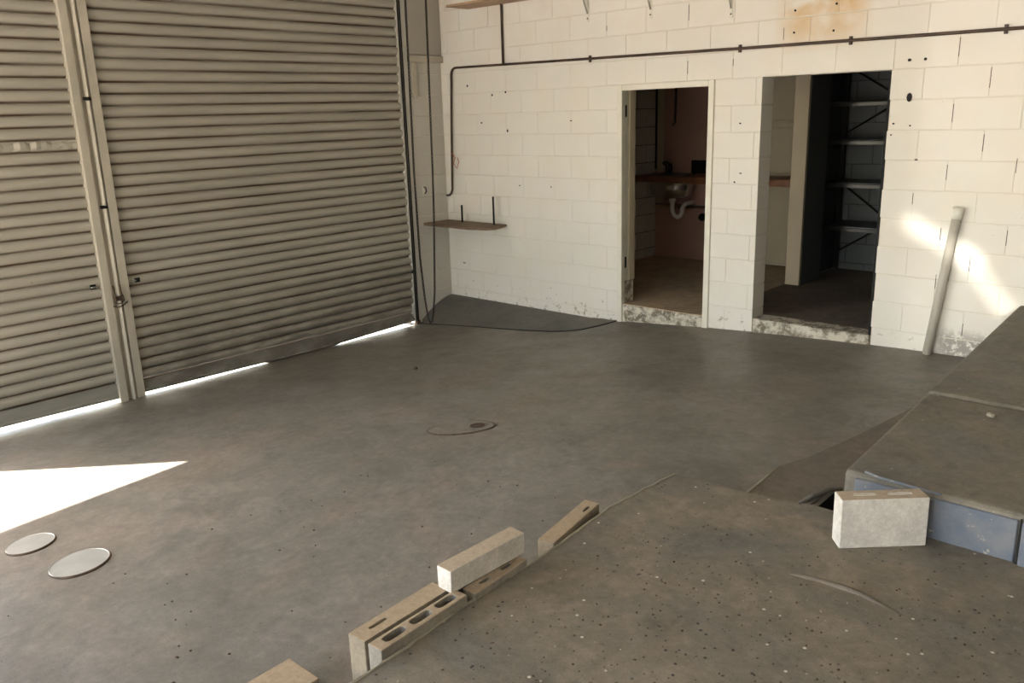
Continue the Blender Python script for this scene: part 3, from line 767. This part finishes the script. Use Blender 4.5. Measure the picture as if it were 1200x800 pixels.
# ------------------------------------------------------------------ loose concrete blocks
def cored_block(w, l, h, cores, bev=.004, rough=0.):
    """block with its cores on top: w across x, l along y, h up; cores = list of (cx, cy, half length along y, half width along x)"""
    N = 10
    bm = bmesh.new(); segs = []
    outer = [(-w/2, -l/2), (w/2, -l/2), (w/2, l/2), (-w/2, l/2)]
    def loop(pts, z): return [bm.verts.new((x, y, z)) for x, y in pts]
    top = loop(outer, h); bot = loop(outer, 0)
    for i in range(4): bm.faces.new((bot[i], bot[(i+1) % 4], top[(i+1) % 4], top[i]))
    bm.faces.new(bot[::-1])
    edges = [bm.edges.get((top[i], top[(i+1) % 4])) for i in range(4)]
    for cx, cy, hl, hw in cores:
        pts = []
        for k in range(14):
            a = 2*math.pi*k/14; ca, sa = math.cos(a), math.sin(a)
            ex = .55
            pts.append((cx+hw*math.copysign(abs(ca)**ex, ca), cy+hl*math.copysign(abs(sa)**ex, sa)))
        t = loop(pts, h); b = loop([(x, y) for x, y in pts], h-min(.12, h*.8))
        for k in range(14): bm.faces.new((t[(k+1) % 14], t[k], b[k], b[(k+1) % 14]))
        bm.faces.new(b)
        edges += [bm.edges.get((t[k], t[(k+1) % 14])) for k in range(14)]
    bmesh.ops.triangle_fill(bm, use_beauty=True, use_dissolve=False, edges=edges)
    # remove caps filled over the cores
    kill = [f for f in bm.faces if all(abs(v.co.z-h) < 1e-6 for v in f.verts) and any(abs(f.calc_center_median().x-cx) < hw*.8 and abs(f.calc_center_median().y-cy) < hl*.8 and
            all((abs(v.co.x-cx) <= hw*1.01 and abs(v.co.y-cy) <= hl*1.01) for v in f.verts) for cx, cy, hl, hw in cores)]
    bmesh.ops.delete(bm, geom=kill, context='FACES')
    bmesh.ops.recalc_face_normals(bm, faces=bm.faces)
    for v in bm.verts:
        if v in top or v in bot: v.co += Vector((random.uniform(-1, 1), random.uniform(-1, 1), random.uniform(-1, .3)))*rough
    return bm
def blk(name, label, cat, w, l, h, cores, loc, rz, m, rough=.003, tilt=(0, 0), group='loose concrete blocks along the slab edge'):
    me = bm_mesh(name, cored_block(w, l, h, cores, rough=rough)); o = link(name, me, m)
    o.location = loc; o.rotation_euler = (tilt[0], tilt[1], rz); tag(o, label, cat, group)
    bv = o.modifiers.new('bevel', 'BEVEL'); bv.width = .004; bv.segments = 2; bv.limit_method = 'ANGLE'; bv.angle_limit = math.radians(50)
    return o
def fb(x, y): return floor_z(x, y)
blk('concrete_block', 'tan concrete block lying flat at the bottom edge, nearest of the row', 'block', .165, .39, .09, [], (4.445, -5.055, fb(4.45, -5.0)+.004), 0.03, M_blk_tan)
z = fb(4.6, -4.55); T = .035
blk('concrete_block', 'tan block standing on edge, outer one of the nearest pair, beside the oval-cored block', 'block', .082, .395, T-z, [(-.004, -.10, .038, .007)], (4.588, -4.555, z), .055, M_blk_tan)
blk('concrete_block', 'grey block with three large oval cores, tight against the slab edge', 'block', .064, .405, T+.006-z, [(-.002, -.115, .046, .017), (-.002, .005, .046, .017), (-.002, .125, .046, .017)], (4.682, -4.548, z), .05, M_blk)
zm = fb(4.65, -4.15)
blk('concrete_block', 'short grey block with two thin slots, tucked beside the slab under the white-ended block', 'block', .062, .30, T-.005-zm, [(.0, -.06, .028, .008), (0, .06, .028, .008)], (4.668, -4.165, zm), .06, M_blk)
blk('concrete_block', 'hidden grey block under the raised white-ended block', 'block', .07, .36, .034-zm, [], (4.585, -4.17, zm), .03, M_blk)
blk('concrete_block', 'raised block with a clean white end, lying on top of the others', 'block', .074, .385, .088, [], (4.618, -4.18, .035), -.02, M_blk_w, .002)
zf = fb(4.66, -3.67)
blk('concrete_block', 'farthest block of the row with one small slot near its far end', 'block', .074, .41, .03-zf-.012, [(.012, .125, .028, .006)], (4.603, -3.645, zf), .185, M_blk_tan, .002)
# big white block on the slab
wbk = blk('concrete_block', 'large white-painted block standing alone on the slab in front of the blue platform', 'block', .085, .335, .205, [(-.006, -.065, .045, .011), (-.006, .07, .045, .011)], (0, 0, 0), 0, M_blk_w, .003)
dx, dy = 5.790-5.542, -2.912+3.142; ang = math.atan2(dy, dx)
c = Vector(((5.79+5.542)/2, (-2.912-3.142)/2, .001)); nrm = Vector((-math.sin(ang), math.cos(ang), 0))
wbk.location = c + nrm*.0425; wbk.rotation_euler = (0, 0, ang-math.pi/2)
if 'group' in wbk: del wbk['group']
for cy in (-.065, .07):
    box('painted_core', (-.016, cy-.044, .18), (.004, cy+.044, .2035), M_white_block, wbk, .004)
# raised scuff of old mortar on the slab
bm = bmesh.new(); tube(bm, [(5.476, -3.434, -.006), (5.53, -3.42, -.003), (5.579, -3.41, -.002), (5.66, -3.405, -.002), (5.732, -3.407, -.001), (5.889, -3.445, -.006)], [.006, .013, .011, .015, .012, .006], 8)
link('mortar_ridge', bm_mesh('ridge', bm, True), M_patch, slab)
# thin pale arris of the patch strip
tube_obj('patch_lip', [(5.012, -2.9, -.020), (5.0, -2.7, -.023), (4.985, -2.5, -.026)], .006, M_lip, floor, 6)
# rubble between the blocks
def stone(r, seed):
    rnd = random.Random(seed); bm = bmesh.new(); bmesh.ops.create_icosphere(bm, subdivisions=1, radius=r)
    for v in bm.verts: v.co *= rnd.uniform(.65, 1.15); v.co.z *= .7
    return bm_mesh('stone', bm)
rub = [(4.655, -3.93, .028, 'tan broken lump of mortar in the gap before the farthest block'), (4.625, -3.90, .034, 'grey broken lump of mortar in the gap behind the white-ended block')]
for i, (x, y, r, lab) in enumerate(rub):
    o = link('mortar_lump', stone(r*1.3, i), (M_blk_tan, M_blk)[i], None, (x-.01, y, fb(x, y)+r*.6)); tag(o, lab, 'rubble')
# loose grit
def grit(name, label, n, region, zf_, mat, s0, s1, seed):
    rnd = random.Random(seed); bm = bmesh.new()
    for _ in range(n):
        x, y = rnd.uniform(region[0], region[1]), rnd.uniform(region[2], region[3]); s = rnd.uniform(s0, s1)
        m = Matrix.Translation((x, y, zf_(x, y)+s*.3)) @ Matrix.Rotation(rnd.uniform(0, 6), 4, 'Z') @ Matrix.Diagonal((s*rnd.uniform(.6, 1.4), s, s*.55, 1))
        nf = len(bm.faces); bmesh.ops.create_icosphere(bm, subdivisions=1, radius=1., matrix=m)
        if 'white' in label and rnd.random() < .07:
            bm.faces.ensure_lookup_table()
            for f in bm.faces[nf:]: f.material_index = 1
    o = link(name, bm_mesh(name, bm), mat); o.data.materials.append(M_lip); o['kind'] = 'stuff'; o['label'] = label; o['category'] = 'grit'; return o
grit('grit', 'dark grit and white chips scattered over the rough foreground slab', 900, (4.8, 6.4, -5.4, -3.25), lambda x, y: 0., M_rust, .0015, .005, 3)
grit('grit', 'fine dark grit scattered over the smooth bay floor', 90, (3.0, 4.5, -5.6, -3.3), floor_z, M_rust, .002, .006, 5)
for x, y, r, lab in ((1.75, -2.05, .022, 'small dark clod on the floor before the wide shutter'), (5.75, -1.95, .022, 'small pale flake lying on the platform joint')):
    z = floor_z(x, y) if x < 5 else plat_z(y)
    o = link('clod', stone(r, int(x*10)), M_rust if x < 5 else M_lip, None, (x, y, z+r*.35)); tag(o, lab, 'debris')
